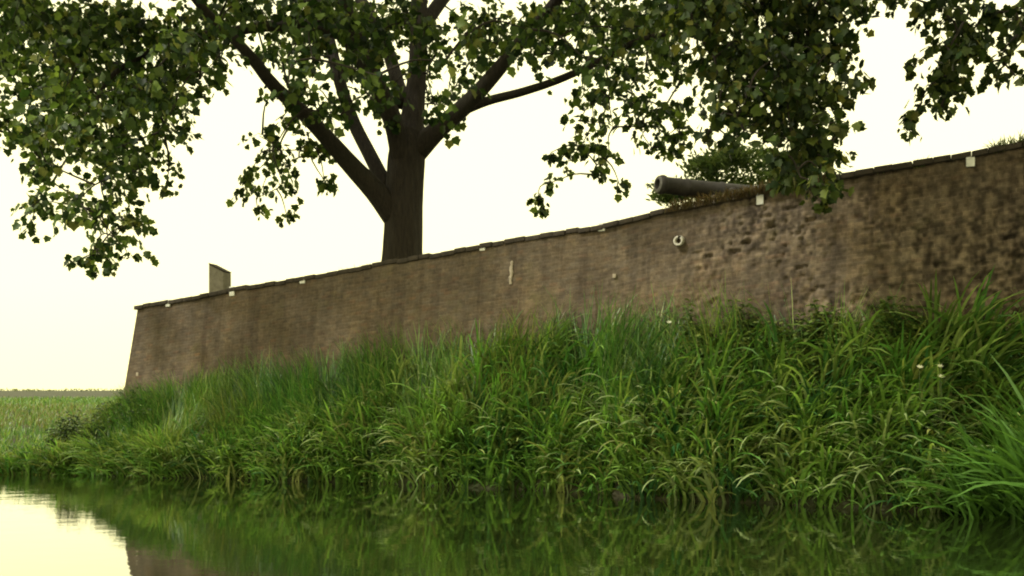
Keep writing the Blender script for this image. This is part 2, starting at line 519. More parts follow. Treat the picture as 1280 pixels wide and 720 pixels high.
# drain spout
p = on_wall(850, 301, -.02)
t = empty('drain_spout', p, 'round drain spout with a pale broken rim on the wall face below the cannon', 'drain')
r0, r1 = .085, .045
b = MB()
ang = np.linspace(0, 2 * math.pi, 20, endpoint=False)
ax = np.array([N[0], N[1], -.15]); ux = np.array([D[0], D[1], 0]); uz = np.array([0, 0, 1.0])
rings = [(0, r0), (.10, r0 * .98), (.125, r0 * .9), (.125, r1 * 1.15), (.1, r1), (.0, r1)]
V = np.concatenate([ax * d_ + r_ * (np.outer(np.cos(ang), ux) + np.outer(np.sin(ang), uz)) for d_, r_ in rings])
Q = [(a * 20 + c, a * 20 + (c + 1) % 20, (a + 1) * 20 + (c + 1) % 20, (a + 1) * 20 + c) for a in range(5) for c in range(20) if not (2 < c < 5 and a in (1, 2, 3))]
b.add(V, Q); b.build('rim', M_pale, t, smooth=False)
b = MB(); b.add(ax * .012 + r0 * .97 * (np.outer(np.cos(ang), ux) + np.outer(np.sin(ang), uz)), [tuple(range(20))]); b.build('opening', M_dark, t)

for px, py, sz, lab in ((172, 468, .07, 'tiny pale patch plate low on the far left end of the wall'), (768, 345, .06, 'tiny pale patch plate midway up the wall left of the drain')):
    p = on_wall(px, py, .015)
    b = MB(); b.box((0, 0, 0), (sz, .03, sz * 1.2), MW)
    o = b.build('wall_plate', M_lime, bevel=.008); o.location = p
    tag(o, lab, 'plate', 'pale plates on the wall face')

# concrete post with a slanted top
pb = P(275, 372, 20.55)
t = empty('concrete_post', (pb[0], pb[1], pb[2] - .12), 'squat grey concrete post with a slanted top standing on the rampart edge', 'post')
b = MB()
w, dp, zl, zr = .36, .3, .82, .64
V = np.array([[-w / 2, -dp / 2, -.25], [w / 2, -dp / 2, -.25], [w / 2, dp / 2, -.25], [-w / 2, dp / 2, -.25],
              [-w / 2, -dp / 2, zl], [w / 2, -dp / 2, zr], [w / 2, dp / 2, zr], [-w / 2, dp / 2, zl]])
a = R(-16); V = V @ np.array([[math.cos(a), -math.sin(a), 0], [math.sin(a), math.cos(a), 0], [0, 0, 1]]).T
b.add(V, [(0, 3, 2, 1), (4, 5, 6, 7), (0, 1, 5, 4), (1, 2, 6, 5), (2, 3, 7, 6), (3, 0, 4, 7)])
b.build('shaft', M_concrete, t, bevel=.015)
b = MB(); V2 = V[4:8].copy(); cen = V2.mean(0); V2 = (V2 - cen) * np.array([1.03, 1.03, 1.0]) + cen + np.array([0, 0, .003])
b.add(np.vstack([V2, V2 + np.array([0, 0, .03])]), [(0, 3, 2, 1), (4, 5, 6, 7), (0, 1, 5, 4), (1, 2, 6, 5), (2, 3, 7, 6), (3, 0, 4, 7)])
b.build('cap', M_coping, t, bevel=.01)

# cannon
mz = P(822, 230, 15.85); br_ = P(950, 247, 16.5)
ax = br_ - mz; ax /= np.linalg.norm(ax)
t = empty('cannon', (mz + ax * 1.2) - np.array([0, 0, .72]), 'dark iron cannon on the rampart pointing left over the wall edge', 'cannon')
tl = np.array(t.location)


def lathe(prof, n=28):
    b = MB()
    u = np.cross(ax, [0, 0, 1]); u /= np.linalg.norm(u); w = np.cross(u, ax)
    an = np.linspace(0, 2 * math.pi, n, endpoint=False)
    V = np.concatenate([mz + ax * d_ + 1.06 * r_ * (np.outer(np.cos(an), u) + np.outer(np.sin(an), w)) for d_, r_ in prof])
    m = len(prof)
    i = np.arange(m - 1)[:, None] * n; j = np.arange(n)[None]; k = (j + 1) % n
    b.addarr(V, np.stack([i + j, i + k, i + n + k, i + n + j], -1).reshape(-1, 4))
    return b


lathe([(.5, .07), (0.02, .075), (0, .085), (0, .115), (.015, .13), (.06, .148), (.10, .15), (.13, .138), (.15, .128), (.5, .133), (.52, .145), (.56, .145), (.58, .136), (1.15, .152), (1.17, .165), (1.21, .165), (1.23, .155),
       (1.9, .178), (1.92, .195), (2.0, .195), (2.03, .17), (2.1, .10), (2.13, .05), (2.17, .05), (2.2, .075), (2.25, .085), (2.3, .07), (2.33, .0)]).build('barrel', M_iron, t, smooth=True, origin=tl)
lathe([(-.006, .082), (-.006, .118), (.012, .133)]).build('muzzle_rim', M_rim, t, smooth=True, origin=tl)
side = np.cross(ax, [0, 0, 1]); side /= np.linalg.norm(side)
b = MB(); c = mz + ax * 1.3; b.tube([c - side * .3, c + side * .3], [.055, .055], 14); b.build('trunnion', M_iron, t, smooth=True, origin=tl)
MC = np.stack([ax * np.array([1, 1, 0]) / np.linalg.norm(ax[:2]), side, [0, 0, 1]], 1)
for sgn in (-1, 1):
    b = MB(); c = mz + ax * 1.55 + side * .25 * sgn; b.box((c[0], c[1], c[2] - .3), (1.3, .09, .42), MC); b.build('carriage_cheek', M_oak, t, bevel=.02, origin=tl)
    for dd in (1.1, 2.0):
        c = mz + ax * dd + side * .36 * sgn; c = c - np.array([0, 0, .52])
        b = MB(); b.tube([c - side * .045, c + side * .045], [.19, .19], 20); b.build('wheel', M_oak, t, bevel=.01, origin=tl)

# ------------------------------------------------------------------ blades (grass, sedge, reeds)
def blades(base, az, L, W, th0, kap, colr, segs=5, twist=None, power=1.3):
    """Curved tapering ribbons; returns (V, quads, colours)."""
    n = len(base)
    t = np.linspace(0, 1, segs + 1)
    th = th0[:, None] + kap[:, None] * t[None] ** power
    thm = (th[:, 1:] + th[:, :-1]) / 2
    st = L[:, None] / segs
    hx = np.concatenate([np.zeros((n, 1)), np.cumsum(np.sin(thm) * st, 1)], 1)
    hz = np.concatenate([np.zeros((n, 1)), np.cumsum(np.cos(thm) * st, 1)], 1)
    ca, sa = np.cos(az)[:, None], np.sin(az)[:, None]
    C = np.stack([base[:, 0:1] + hx * ca, base[:, 1:2] + hx * sa, base[:, 2:3] + hz], -1)
    tw = (twist if twist is not None else rng.uniform(-.9, .9, n))[:, None] * (0.4 + .6 * t[None])
    nrm = np.stack([-np.cos(th) * ca, -np.cos(th) * sa, np.sin(th)], -1)
    sd = np.stack([-sa * np.ones_like(th), ca * np.ones_like(th), np.zeros_like(th)], -1)
    sd = sd * np.cos(tw)[..., None] + nrm * np.sin(tw)[..., None]
    wd = W[:, None] * np.minimum(1, .55 + 1.6 * t[None]) * np.sqrt(np.clip(1 - t[None] ** 2.2, 0, 1)) * .5
    wd[:, -1] = 0.0006
    A = C - sd * wd[..., None]; B = C + sd * wd[..., None]
    V = np.stack([A, B], 2).reshape(n, -1, 3)
    m = 2 * (segs + 1)
    k = np.arange(segs) * 2
    q = np.stack([k, k + 1, k + 3, k + 2], 1)
    Q = (np.arange(n)[:, None, None] * m + q[None]).reshape(-1, 4)
    cc = np.repeat(colr, m, axis=0)
    return V.reshape(-1, 3), Q, cc


def join(parts):
    V, Q, Cc, n = [], [], [], 0
    for v, q, c in parts:
        V.append(v); Q.append(q + n); Cc.append(c); n += len(v)
    return np.concatenate(V), np.concatenate(Q), np.concatenate(Cc)


GREENS = np.array([(.086, .192, .034), (.122, .24, .046), (.054, .138, .032), (.165, .265, .06), (.22, .275, .09), (.034, .096, .031)])


def tints(n, w=None, jit=.18):
    c = GREENS[rng.choice(len(GREENS), n, p=w)]
    return c * (1 + rng.normal(0, jit, (n, 1))).clip(.5, 1.6) * (1 + rng.normal(0, .06, (n, 3)))


def patch(x, y, s, k):
    return wall_noise(np.asarray(x) + 100, np.asarray(y) + 50, s, k)


def wall_front_Y(x):
    """Y of the wall's foot at x."""
    return C0[1] + (x - C0[0]) / D[0] * D[1] - .36


def in_wall(x, y):
    q = (np.stack([x, y], -1) - C0)
    return (q @ N < .36) & (q @ N2 < .36)


# --- upper bank: finer, upright meadow grass
n = 130000
x = rng.uniform(-12, 12.5, n); y = Yw(x) + .25 + rng.beta(1.3, 1.0, n) * 4.2
ok = ~in_wall(x, y) & (y - Yw(x) < 4.4) & (rng.random(n) > np.interp(x, [1.5, 4], [0, .55]))
x, y = x[ok], y[ok]; n = len(x)
pz = ground_z(x, y)
hgt = np.interp(x, [-12, -9.6, -9.0, -8.5, -5, 0, 5, 9], [.12, .13, .5, 1.0, 1.3, 1.42, 1.3, .8]) * (.86 + .2 * patch(x, y, 1.3, 3)) * np.clip(.5 + .55 * (y - Yw(x)) / np.clip(wall_front_Y(x) - Yw(x), .7, 1.6), .4, 1)
pa = patch(x, y, .8, 21)
az = rng.uniform(0, 2 * math.pi, n) * .45 + pa * 7 + 3.2
w6 = np.array([.27, .24, .16, .16, .10, .07])
g1 = blades(np.stack([x, y, pz - .03], 1), az, hgt * rng.uniform(.6, 1.05, n), rng.uniform(.008, .018, n), rng.uniform(0, .28, n), rng.uniform(.15, 1.3, n), tints(n, w6) * (.72 + .62 * patch(x, y, .55, 41))[:, None] * np.stack([.8 + .5 * patch(x, y, 1.1, 51), np.ones(n), np.ones(n)], 1), 5)

# --- left field: shorter grass and tan patches out to the distance
n = 56000
yy = 17.5 + 60 * rng.random(n) ** 2.0
x = -yy * (.34 + .6 * rng.random(n) ** 1.5); ok = (yy > Yw(x) + .1) & ~in_wall(x, yy); x, yy = x[ok], yy[ok]; n = len(x)
dist = (yy - 17) / 60
tan = (yy > 29) & (yy < 56) & (patch(x * .5, yy, 6, 5) > .38) & (rng.random(n) < .45)
cl = tints(n, w6)
cl[tan] = np.array([.15, .16, .05]) * (1 + rng.normal(0, .2, (tan.sum(), 1)))
g2 = blades(np.stack([x, yy, ground_z(x, yy) - .02], 1), rng.uniform(0, 6.28, n), rng.uniform(.12, .32, n) * (1 + .6 * dist), rng.uniform(.012, .022, n) * (1 + 2 * dist), rng.uniform(0, .3, n), rng.uniform(.2, 1.1, n), cl, 4)
V, Q, Cc = join([g1, g2])
o = new_mesh('grass', V, [Q], M_grass, None, True, Cc)
tag(o, 'tall green meadow grass covering the bank below the brick wall', 'grass', kind='stuff')

# --- sedge tufts along the water, arching over
parts = []
def tuft(cx, cy, k, L, W, spread, lean_az, lean, kmin, kmax, cset=None):
    b = np.stack([cx + rng.normal(0, .07, k), cy + rng.normal(0, .07, k)], 1)
    z = np.maximum(ground_z(b[:, 0], b[:, 1]), -.05) - .03
    az = rng.uniform(0, 2 * math.pi, k)
    bias = rng.random(k) < lean
    az = np.where(bias, lean_az + rng.normal(0, .55, k), az)
    cc = (GREENS[cset] if cset is not None else tints(1, [.16, .28, .10, .26, .14, .06], .3)) * (1 + rng.normal(0, .16, (k, 1))).clip(.5, 1.5)
    parts.append(blades(np.column_stack([b, z]), az, L * rng.uniform(.55, 1.1, k), W * rng.uniform(.6, 1.15, k), rng.uniform(.05, spread, k), rng.uniform(kmin, kmax, k), cc, 7, power=1.6))


nt_ = 800
tx = rng.uniform(-13, 12, nt_); td = rng.beta(1.0, 2.2, nt_) * 1.15 + .02
for x, d in zip(tx, td):
    y = Yw(x) + d
    if in_wall(np.array([x]), np.array([y]))[0]: continue
    sz = np.interp(x, [-13, -8, -3, 3, 8], [.22, .68, .85, .98, 1.05])
    tuft(x, y, rng.integers(14, 26), sz * rng.uniform(.85, 1.4), np.interp(x, [-10, 8], [.03, .055]), .75, -math.pi / 2 - 1.3 + 2.4 * float(patch(x, d, 1.6, 71)) + rng.normal(0, .3), .75 if d < 1 else .5, .6, 1.75)
# fringe drooping into the water
for x in rng.uniform(-12.5, 12, 560):
    sz = np.interp(x, [-13, -9.3, -8, 3, 8], [.1, .14, .45, .8, .9])
    tuft(x, Yw(x) + rng.uniform(-.02, .3), rng.integers(7, 15), sz * rng.uniform(.8, 1.35), .045, .85, -math.pi / 2 + rng.choice([-1, 1], p=[.6, .4]) * rng.uniform(.3, 1.5), .8, .8, 1.8)
# pale, strongly arched tufts right at the edge
for px in np.concatenate([rng.uniform(150, 1180, 64), [480, 500, 560, 690, 770, 790, 850, 862, 875, 1000, 1060]]):
    Y0 = np.interp(px, [150, 400, 600, 850, 1000, 1300], [17.8, 16.9, 16.15, 14.35, 13.45, 12.5]); x = (px - CX) * Y0 / F
    y = Yw(x) + rng.uniform(.0, .5); zz_ = rng.integers(9, 15)
    az_ = -math.pi / 2 + rng.choice([-1, 1]) * rng.uniform(.6, 1.5)
    b_ = np.column_stack([x + rng.normal(0, .10, zz_), y + rng.normal(0, .08, zz_)]); b_ = np.column_stack([b_, np.maximum(ground_z(b_[:, 0], b_[:, 1]), -.03)])
    sz = np.interp(px, [150, 600, 1200], [.65, .95, 1.2])
    cc_ = np.array([.27, .35, .15]) * rng.uniform(.6, 1.25, (zz_, 1))
    parts.append(blades(b_, az_ + rng.normal(0, .35, zz_), sz * rng.uniform(.65, 1.15, zz_), rng.uniform(.03, .055, zz_), rng.uniform(.1, .55, zz_), rng.uniform(1.2, 2.2, zz_), cc_, 8, power=1.5))
V, Q, Cc = join(parts)
o = new_mesh('sedge_grass', V, [Q], M_grass, None, True, Cc)
tag(o, 'broad bladed sedge arching over the edge of the water', 'grass', kind='stuff')

# --- the big clump at the right edge
parts = []
for (px, py, Y, k, L) in ((1325, 632, 11.7, 80, 2.1), (1275, 636, 11.95, 50, 1.6), (1225, 640, 12.15, 36, 1.2), (1355, 645, 11.3, 60, 2.0)):
    p = P(px, py, Y)
    for _ in range(4):
        tuft(p[0] + rng.normal(0, .15), p[1] + rng.normal(0, .12), k // 3, L, .055, 1.0, math.pi + .15, .8, .3, 1.3, 0)
V, Q, Cc = join(parts)
c0 = V[:, :].mean(0); c0[2] = 0
o = new_mesh('sedge_clump', V - c0, [Q], M_grass, None, True, Cc); o.location = c0
tag(o, 'large sedge clump with long blades fanning left over the water at the right edge', 'plant')

# --- dry grass on the rampart rim
parts = []
def rim_blades(s0, s1, n, Lm, cset, wout=.05, back=.5):
    s = rng.uniform(s0, s1, n); q_ = rng.uniform(-wout, back, n)
    xy = C0 + np.outer(s, D) - np.outer(q_, N)
    z = ztop(s) - .03
    az = np.where(rng.random(n) < .5, math.atan2(N[1], N[0]) + rng.normal(0, .9, n), rng.uniform(0, 6.28, n))
    c = np.array(cset)[rng.choice(len(cset), n)] * (1 + rng.normal(0, .2, (n, 1))).clip(.5, 1.6)
    parts.append(blades(np.column_stack([xy, z]), az, Lm * rng.uniform(.4, 1.1, n), rng.uniform(.008, .016, n), rng.uniform(0, .5, n), rng.uniform(.3, 2.2, n), c, 5))


sx = lambda px: np.dot(P(px, 0, iY(px))[:2] - C0, D)
DRY = [(.12, .082, .038), (.09, .06, .027), (.14, .10, .05), (.075, .07, .024)]
rim_blades(sx(832), sx(935), 1500, .12, DRY, .12, .35)
rim_blades(sx(925), sx(1040), 1500, .24, DRY, .12, .4)
rim_blades(sx(838), sx(1040), 1300, .24, DRY, .14, .0)
rim_blades(sx(875), sx(975), 400, .10, DRY, .04, .3)
GRN = [(.09, .13, .025), (.15, .17, .05), (.06, .10, .02)]
rim_blades(sx(1242), sx(1330), 900, .26, GRN, .03, .4)
rim_blades(sx(1145), sx(1156), 40, .2, GRN, .02, .1)
rim_blades(sx(425), sx(490), 160, .16, GRN + DRY, .02, .5)
rim_blades(sx(180), sx(830), 500, .1, DRY + GRN, .0, .5)
rim_blades(sx(1010), sx(1330), 300, .1, DRY + GRN, .0, .5)
s_ = rng.uniform(0, LEN, 9000); q_ = rng.uniform(.5, 12, 9000)
xy = C0 + np.outer(s_, D) - np.outer(q_, N); keep = (xy - C0) @ N2 < -.4
xy, s_ = xy[keep], s_[keep]; n = len(xy)
parts.append(blades(np.column_stack([xy, ztop(s_) - .16]), rng.uniform(0, 6.28, n), rng.uniform(.08, .2, n), rng.uniform(.01, .02, n), rng.uniform(0, .4, n), rng.uniform(.2, 1.2, n), tints(n), 3))
V, Q, Cc = join(parts)
o = new_mesh('dry_grass', V, [Q], M_grass, None, True, Cc)
tag(o, 'dry brown and yellow grass on the rim of the rampart', 'grass', kind='stuff')

# ------------------------------------------------------------------ leaves and trees
HALF = np.array([(0, 0), (.24, -.02), (.50, .16), (.38, .36), (.52, .56), (.27, .70), (0, 1.0)])


def leaf_mesh(pos, tip, nrm, size, colr, half=HALF, fold=.18):
    n = len(pos)
    tip = tip / (np.linalg.norm(tip, axis=1)[:, None] + 1e-9)
    nrm = nrm - tip * (nrm * tip).sum(1)[:, None]; nrm /= np.linalg.norm(nrm, axis=1)[:, None] + 1e-9
    sd = np.cross(tip, nrm)
    m = len(half)
    u = np.concatenate([half[:, 0], -half[1:-1, 0]]); v = np.concatenate([half[:, 1], half[1:-1, 1]])
    dz = np.abs(u) * fold - .25 * v ** 2 * .5
    V = pos[:, None] + size[:, None, None] * (u[None, :, None] * sd[:, None] + v[None, :, None] * tip[:, None] + dz[None, :, None] * nrm[:, None])
    k = len(u)
    f1 = np.arange(m); f2 = np.concatenate([[0], [m - 1], np.arange(k - 1, m - 1, -1)])
    base = np.arange(n)[:, None] * k
    return V.reshape(-1, 3), np.concatenate([base + f1[None], base + f2[None]]), np.repeat(colr, k, axis=0)


def spray(c, rad, nleaf, size, palette, w, out_from=None, down=.55):
    """Leaves along drooping twigs about c; returns leaf arrays and twig paths."""
    k = max(2, int(nleaf / 8))
    start = c + rng.normal(0, .36, (k, 3)) * rad * np.array([1, 1, .75]) + np.array([0, 0, .22 * rad])
    az = rng.uniform(0, 6.283, k)
    L = np.clip(rad * rng.uniform(.5, 1.1, k), .10, .8)
    dirh = np.stack([np.cos(az), np.sin(az), rng.uniform(-.7, .25, k)], 1)
    pos, tip, nr = [], [], []
    tw = []
    per = 8
    for i in range(k):
        t = np.linspace(.12, 1, per)
        path = start[i] + np.outer(t * L[i], dirh[i]) - np.outer(t ** 2 * L[i] * down, [0, 0, 1])
        tw.append(np.vstack([start[i], path[3], path[-1]]))
        sd = np.array([-math.sin(az[i]), math.cos(az[i]), 0]) * np.where(np.arange(per) % 2, 1, -1)[:, None]
        off = sd * .06 + rng.normal(0, .045, (per, 3))
        pos.append(path + off)
        tip.append(dirh[i] * .35 + sd * .55 + rng.normal(0, .4, (per, 3)) - np.array([0, 0, .75]))
        nr.append(np.array([0, 0, .8]) + rng.normal(0, .75, (per, 3)) + dirh[i] * .35)
    pos = np.concatenate(pos); n = len(pos)
    pal = np.array(palette)[rng.choice(len(palette), n, p=w)]
    cc = pal * (1 + rng.normal(0, .24, (n, 1))).clip(.5, 1.6)
    return pos, np.concatenate(tip), np.concatenate(nr), size * rng.uniform(.55, 1.25, n), cc, tw


def crown_and_twigs(root, nodes, limb_pts, leafsize, palette, w, density, tr, down=.55):
    """nodes: (centre, radius, leaf density factor). Twigs join each clump to the nearest branch already there."""
    tl_ = np.array(root.location)
    LP, LT, LN, LS, LC = [], [], [], [], []
    tb = MB()
    known = np.array(limb_pts, dtype=float)
    cents = np.array([nd[0] for nd in nodes])
    left = list(range(len(nodes)))
    dmin = np.array([np.min(np.linalg.norm((known - c) * [1, 1, 1.0], axis=1)) for c in cents])
    near = np.array([np.argmin(np.linalg.norm(known - c, axis=1)) for c in cents])
    kn = list(known)
    while left:
        i = min(left, key=lambda a: dmin[a]); left.remove(i)
        a = kn[near[i]]; c = cents[i]
        mid = (a + c) / 2 + np.array([0, 0, .14 * np.linalg.norm(c - a)]) + rng.normal(0, .10, 3) * np.linalg.norm(c - a)
        r1 = min(.012 + .012 * np.linalg.norm(c - a), .045)
        pth = smooth_path([a, mid, c], 7)
        tb.tube(pth - tl_, np.linspace(r1, .008, 7), 5, cap=False)
        for newp in (pth[3], pth[5], pth[6]):
            kn.append(newp)
            for b_ in left:
                d_ = np.linalg.norm(cents[b_] - newp)
                if d_ < dmin[b_]: dmin[b_] = d_; near[b_] = len(kn) - 1
    for c, rad, dn in nodes:
        nl = int(density * dn * (rad / leafsize) ** 2)
        p, t_, n_, s_, cc, tw = spray(np.asarray(c), rad, max(nl, 6), leafsize, palette, w, down=down)
        LP.append(p); LT.append(t_); LN.append(n_); LS.append(s_); LC.append(cc)
        for pth in tw: tb.tube(pth - tl_, [.006, .004, .002], 3, cap=False)
    V, Q, Cc = leaf_mesh(np.concatenate(LP) - tl_, np.concatenate(LT), np.concatenate(LN), np.concatenate(LS), np.concatenate(LC))
    new_mesh('crown', V, [Q], M_leaf, root, False, Cc)
    tb.build('twigs', M_bark, root, smooth=True)


# --- the big tree behind the wall
TY = 20.6
PAL = [(.015, .034, .008), (.029, .055, .012), (.054, .092, .020), (.115, .17, .036), (.17, .19, .055)]
t = empty('broadleaf_tree', P(504, 340, TY) - np.array([0, 0, .35]), 'large broadleaf tree with a thick forked trunk behind the brick wall', 'tree')
tl = np.array(t.location)


def limb_from_px(pts, n=26):
    """pts: px, py, depth offset, radius in photo pixels at TY."""
    a = np.array([np.append(P(px, py, TY + dy), r * TY / F) for px, py, dy, r in pts])
    return smooth_path(a, n)


trunk = limb_from_px([(503, 352, 0, 28), (504, 315, 0, 25), (505, 270, 0, 23.5), (506, 225, 0, 23.5), (509, 190, 0, 22), (515, 155, .1, 15.5), (521, 100, .2, 12), (524, 20, .3, 10.5), (520, -110, .4, 8), (512, -230, .3, 4)], 60)
mb = MB(); mb.tube(trunk[:, :3] - tl, trunk[:, 3], 44, ridge=.05); mb.build('trunk', M_bark, t, smooth=True)
LIMBS = [
    [(497, 275, 0, 16), (472, 241, -.25, 14), (439, 206, -.5, 11.5), (391, 153, -1.1, 9.2), (343, 108, -1.8, 7.5), (316, 74, -2.3, 6.5), (284, 40, -2.6, 5.5), (255, 12, -2.9, 4.5), (215, -35, -3.5, 5), (150, -70, -4.2, 3)],
    [(486, 240, .1, 10), (463, 195, .3, 9), (441, 151, .6, 8.5), (424, 100, 1.0, 8), (412, 50, 1.5, 7.5), (390, -40, 2.0, 6), (340, -130, 2.6, 4)],
    [(503, 205, -.15, 14), (491, 151, -.4, 12), (467, 98, -.8, 12), (446, 58, -1.1, 10.5), (430, 5, -1.4, 10), (438, -60, -1.8, 8), (430, -160, -2.4, 5)],
    [(520, 190, 0, 15), (548, 162, -.2, 12), (582, 132, -.4, 10.5), (616, 95, -.6, 9), (648, 56, -.8, 8), (690, 8, -1.1, 7), (740, -60, -1.5, 5), (790, -130, -2, 3)],
    [(575, 140, -.35, 6), (610, 126, -.5, 5.5), (652, 115, -.8, 5), (700, 99, -1.1, 4.5), (748, 77, -1.4, 4), (800, 50, -1.8, 3.2), (850, 40, -2.2, 2.2)],
    [(455, 50, -1.1, 9), (405, 36, -1.2, 8), (345, 32, -1.4, 6.5), (285, 40, -1.5, 5.5), (225, 50, -1.7, 4.5), (175, 72, -2, 3.4), (140, 95, -2.2, 2.6), (118, 130, -2.4, 1.5)],
    [(524, 40, .3, 9), (570, -20, 1.2, 8), (640, -70, 2.4, 6), (720, -90, 3.4, 4)],
    [(505, 130, .2, 9), (470, 30, 1.8, 8), (400, -60, 3.4, 6), (330, -100, 4.6, 4)],
]
limb_pts = [p[:3] for p in trunk[34:]]
for L_ in LIMBS:
    pth = limb_from_px(L_)
    mb = MB(); mb.tube(pth[:, :3] - tl, pth[:, 3], 14, ridge=.04, seed=len(limb_pts)); mb.build('limb', M_bark, t, smooth=True)
    limb_pts += [p[:3] for p in pth[5:]]
BL = [  # px, py, radius, density, copies at different depths
    (20, 25, 60, 1.0, 4), (85, 40, 70, 1.1, 4), (160, 45, 75, 1.1, 4), (230, 60, 60, 1.1, 4), (45, 100, 60, 1, 4), (120, 110, 65, 1.1, 4), (190, 115, 55, 1.1, 4),
    (95, 165, 50, 1, 3), (160, 175, 50, 1, 3), (35, 170, 40, .8, 2), (205, 165, 32, .9, 3), (225, 120, 32, .9, 3), (62, 205, 30, .7, 2), (35, 215, 24, .6, 1), (50, 255, 26, .8, 2), (38, 283, 14, .8, 1), (85, 250, 28, .6, 2),
    (130, 220, 40, .9, 3), (125, 265, 34, .9, 3), (150, 275, 26, 1, 2), (140, 305, 24, .9, 2), (115, 318, 20, .9, 2), (140, 330, 9, 1, 1), (95, 327, 7, .8, 1), (186, 215, 16, .8, 2), (209, 235, 7, 1, 1), (5, 135, 26, .7, 2), (-20, 60, 50, .9, 3), (-25, 140, 25, .7, 1),
    (265, 30, 50, 1, 4), (320, 10, 50, 1, 4), (380, 15, 55, 1.1, 4), (435, 20, 55, 1.1, 4), (255, 90, 30, .9, 3), (345, 65, 30, .8, 3), (385, 70, 40, 1, 3), (425, 70, 45, 1, 3), (470, 40, 45, 1, 4),
    (350, 115, 25, .8, 2), (385, 115, 30, .8, 2), (360, 150, 26, .9, 2), (325, 165, 17, .7, 2), (340, 190, 22, .8, 2), (318, 215, 16, .8, 2), (330, 240, 22, .8, 2), (322, 262, 10, 1, 1), (355, 235, 18, .8, 2), (358, 268, 13, .9, 1), (362, 205, 20, .6, 2),
    (395, 190, 22, .8, 2), (405, 225, 18, .7, 1), (380, 175, 24, .7, 2), (412, 235, 9, .8, 1), (430, 140, 30, .8, 2), (455, 110, 30, .9, 2), (400, 145, 26, .7, 2),
    (520, 30, 55, 1.1, 4), (575, 25, 50, .8, 3), (545, 85, 40, .7, 3), (500, 100, 30, .8, 2), (535, 130, 28, .8, 2), (560, 120, 26, .6, 2), (500, 150, 18, .8, 1), (595, 70, 36, .7, 2), (585, 100, 22, .5, 1), (620, 45, 38, .6, 2), (560, 150, 14, .6, 1), (470, 90, 28, .8, 2), (475, 140, 20, .8, 2),
    (650, 20, 45, .6, 3), (690, 25, 50, .9, 3), (740, 25, 55, 1.1, 4), (790, 30, 55, 1.1, 4), (840, 20, 50, 1, 4), (665, 70, 30, .6, 2), (700, 65, 30, .7, 2), (740, 75, 36, .9, 3), (785, 85, 40, 1, 3), (830, 80, 40, 1, 3),
    (725, 120, 22, .6, 2), (755, 115, 28, .8, 2), (795, 130, 32, .9, 3), (835, 130, 30, .8, 2), (730, 150, 22, .7, 2), (760, 155, 24, .7, 2), (722, 185, 20, .9, 2), (748, 185, 20, .8, 2), (697, 205, 14, .9, 1), (690, 228, 10, 1, 1), (672, 250, 9, .9, 1), (678, 262, 6, 1, 1),
    (765, 200, 18, .8, 2), (740, 218, 14, .8, 1), (775, 232, 9, .9, 1), (800, 165, 20, .8, 2), (838, 168, 20, .8, 2), (815, 185, 14, .6, 1), (840, 190, 10, .8, 1), (855, 160, 16, .6, 1), (690, 190, 8, .7, 1),
]
nodes = []
for px, py, r, dn, m in BL:
    if 385 < px < 700 and py < 170: dn *= 1.0
    elif px < 240 and py > 100: dn *= 1.3
    half = 5.2 * math.sqrt(max(.12, 1 - ((px - 430) / 500) ** 2))
    for i in range(m):
        dy = ((i + rng.random()) / m * 2 - 1) * half * (1 if m > 1 else .6)
        if py > 120: dy *= .6
        j = rng.normal(0, .28, 2) * r * (m > 1)
        Y = TY - .6 + dy
        nodes.append((P(px + j[0], py + j[1] * .7, Y), r * Y / F * (.8 if m > 2 else .95), dn * (.85 if m > 2 else 1.1)))
c0 = np.array([-3.4, TY, 11.2]); k = 0
while k < 230:
    q = rng.normal(0, 1, 3); q /= np.linalg.norm(q); q = q * rng.uniform(.45, 1) ** .5 * np.array([8.6, 6.6, 5.6]) + c0
    if q[2] < CH + .465 * q[1]: continue
    nodes.append((q, rng.uniform(.8, 1.3), .6)); k += 1
crown_and_twigs(t, nodes, limb_pts, .162, PAL, [.2, .24, .28, .22, .06], 5.6, None)

# --- the tree on the right whose boughs hang over the wall
t2 = empty('overhanging_tree', (9.6, 15.6, 5.0), 'tree mostly out of frame whose dark leafy boughs hang over the wall at the right', 'tree')
tl = np.array(t2.location)
tp = smooth_path([(9.6, 15.6, 4.6, .36), (9.55, 15.55, 6, .31), (9.4, 15.5, 7.6, .28), (9.1, 15.4, 9.5, .2), (8.9, 15.4, 12, .1), (8.8, 15.4, 13.5, .05)], 40)
mb = MB(); mb.tube(tp[:, :3] - tl, tp[:, 3], 22, ridge=.03); mb.build('trunk', M_bark, t2, smooth=True)
LIMB2 = [[(9.4, 15.5, 7.4, .16), (8, 14.6, 8.3, .12), (6.2, 13.6, 8.3, .09), (4.8, 13, 7.6, .06), (4.0, 12.7, 6.6, .035), (3.8, 12.6, 5.6, .015)],
         [(9.4, 15.5, 7.9, .14), (7.6, 14, 9.1, .1), (5.5, 13, 9, .07), (3.6, 12.6, 8, .04), (2.7, 12.5, 6.8, .02)],
         [(9.5, 15.5, 7.0, .13), (8.4, 14, 8, .1), (7.2, 12.9, 7.9, .06), (6.2, 12.3, 7.0, .03), (5.5, 12.1, 5.9, .012)],
         [(9.5, 15.5, 7.2, .12), (8.8, 13.8, 8, .08), (7.6, 12.6, 7.6, .05), (6.6, 12.2, 6.5, .02)],
         [(9.2, 15.4, 9, .12), (10.5, 16.5, 10.5, .08), (12, 17.5, 11, .04)], [(9.1, 15.4, 9.3, .12), (8, 17, 11, .08), (7, 18.5, 11.5, .04)]]
limb_pts = [p[:3] for p in tp[22:]]
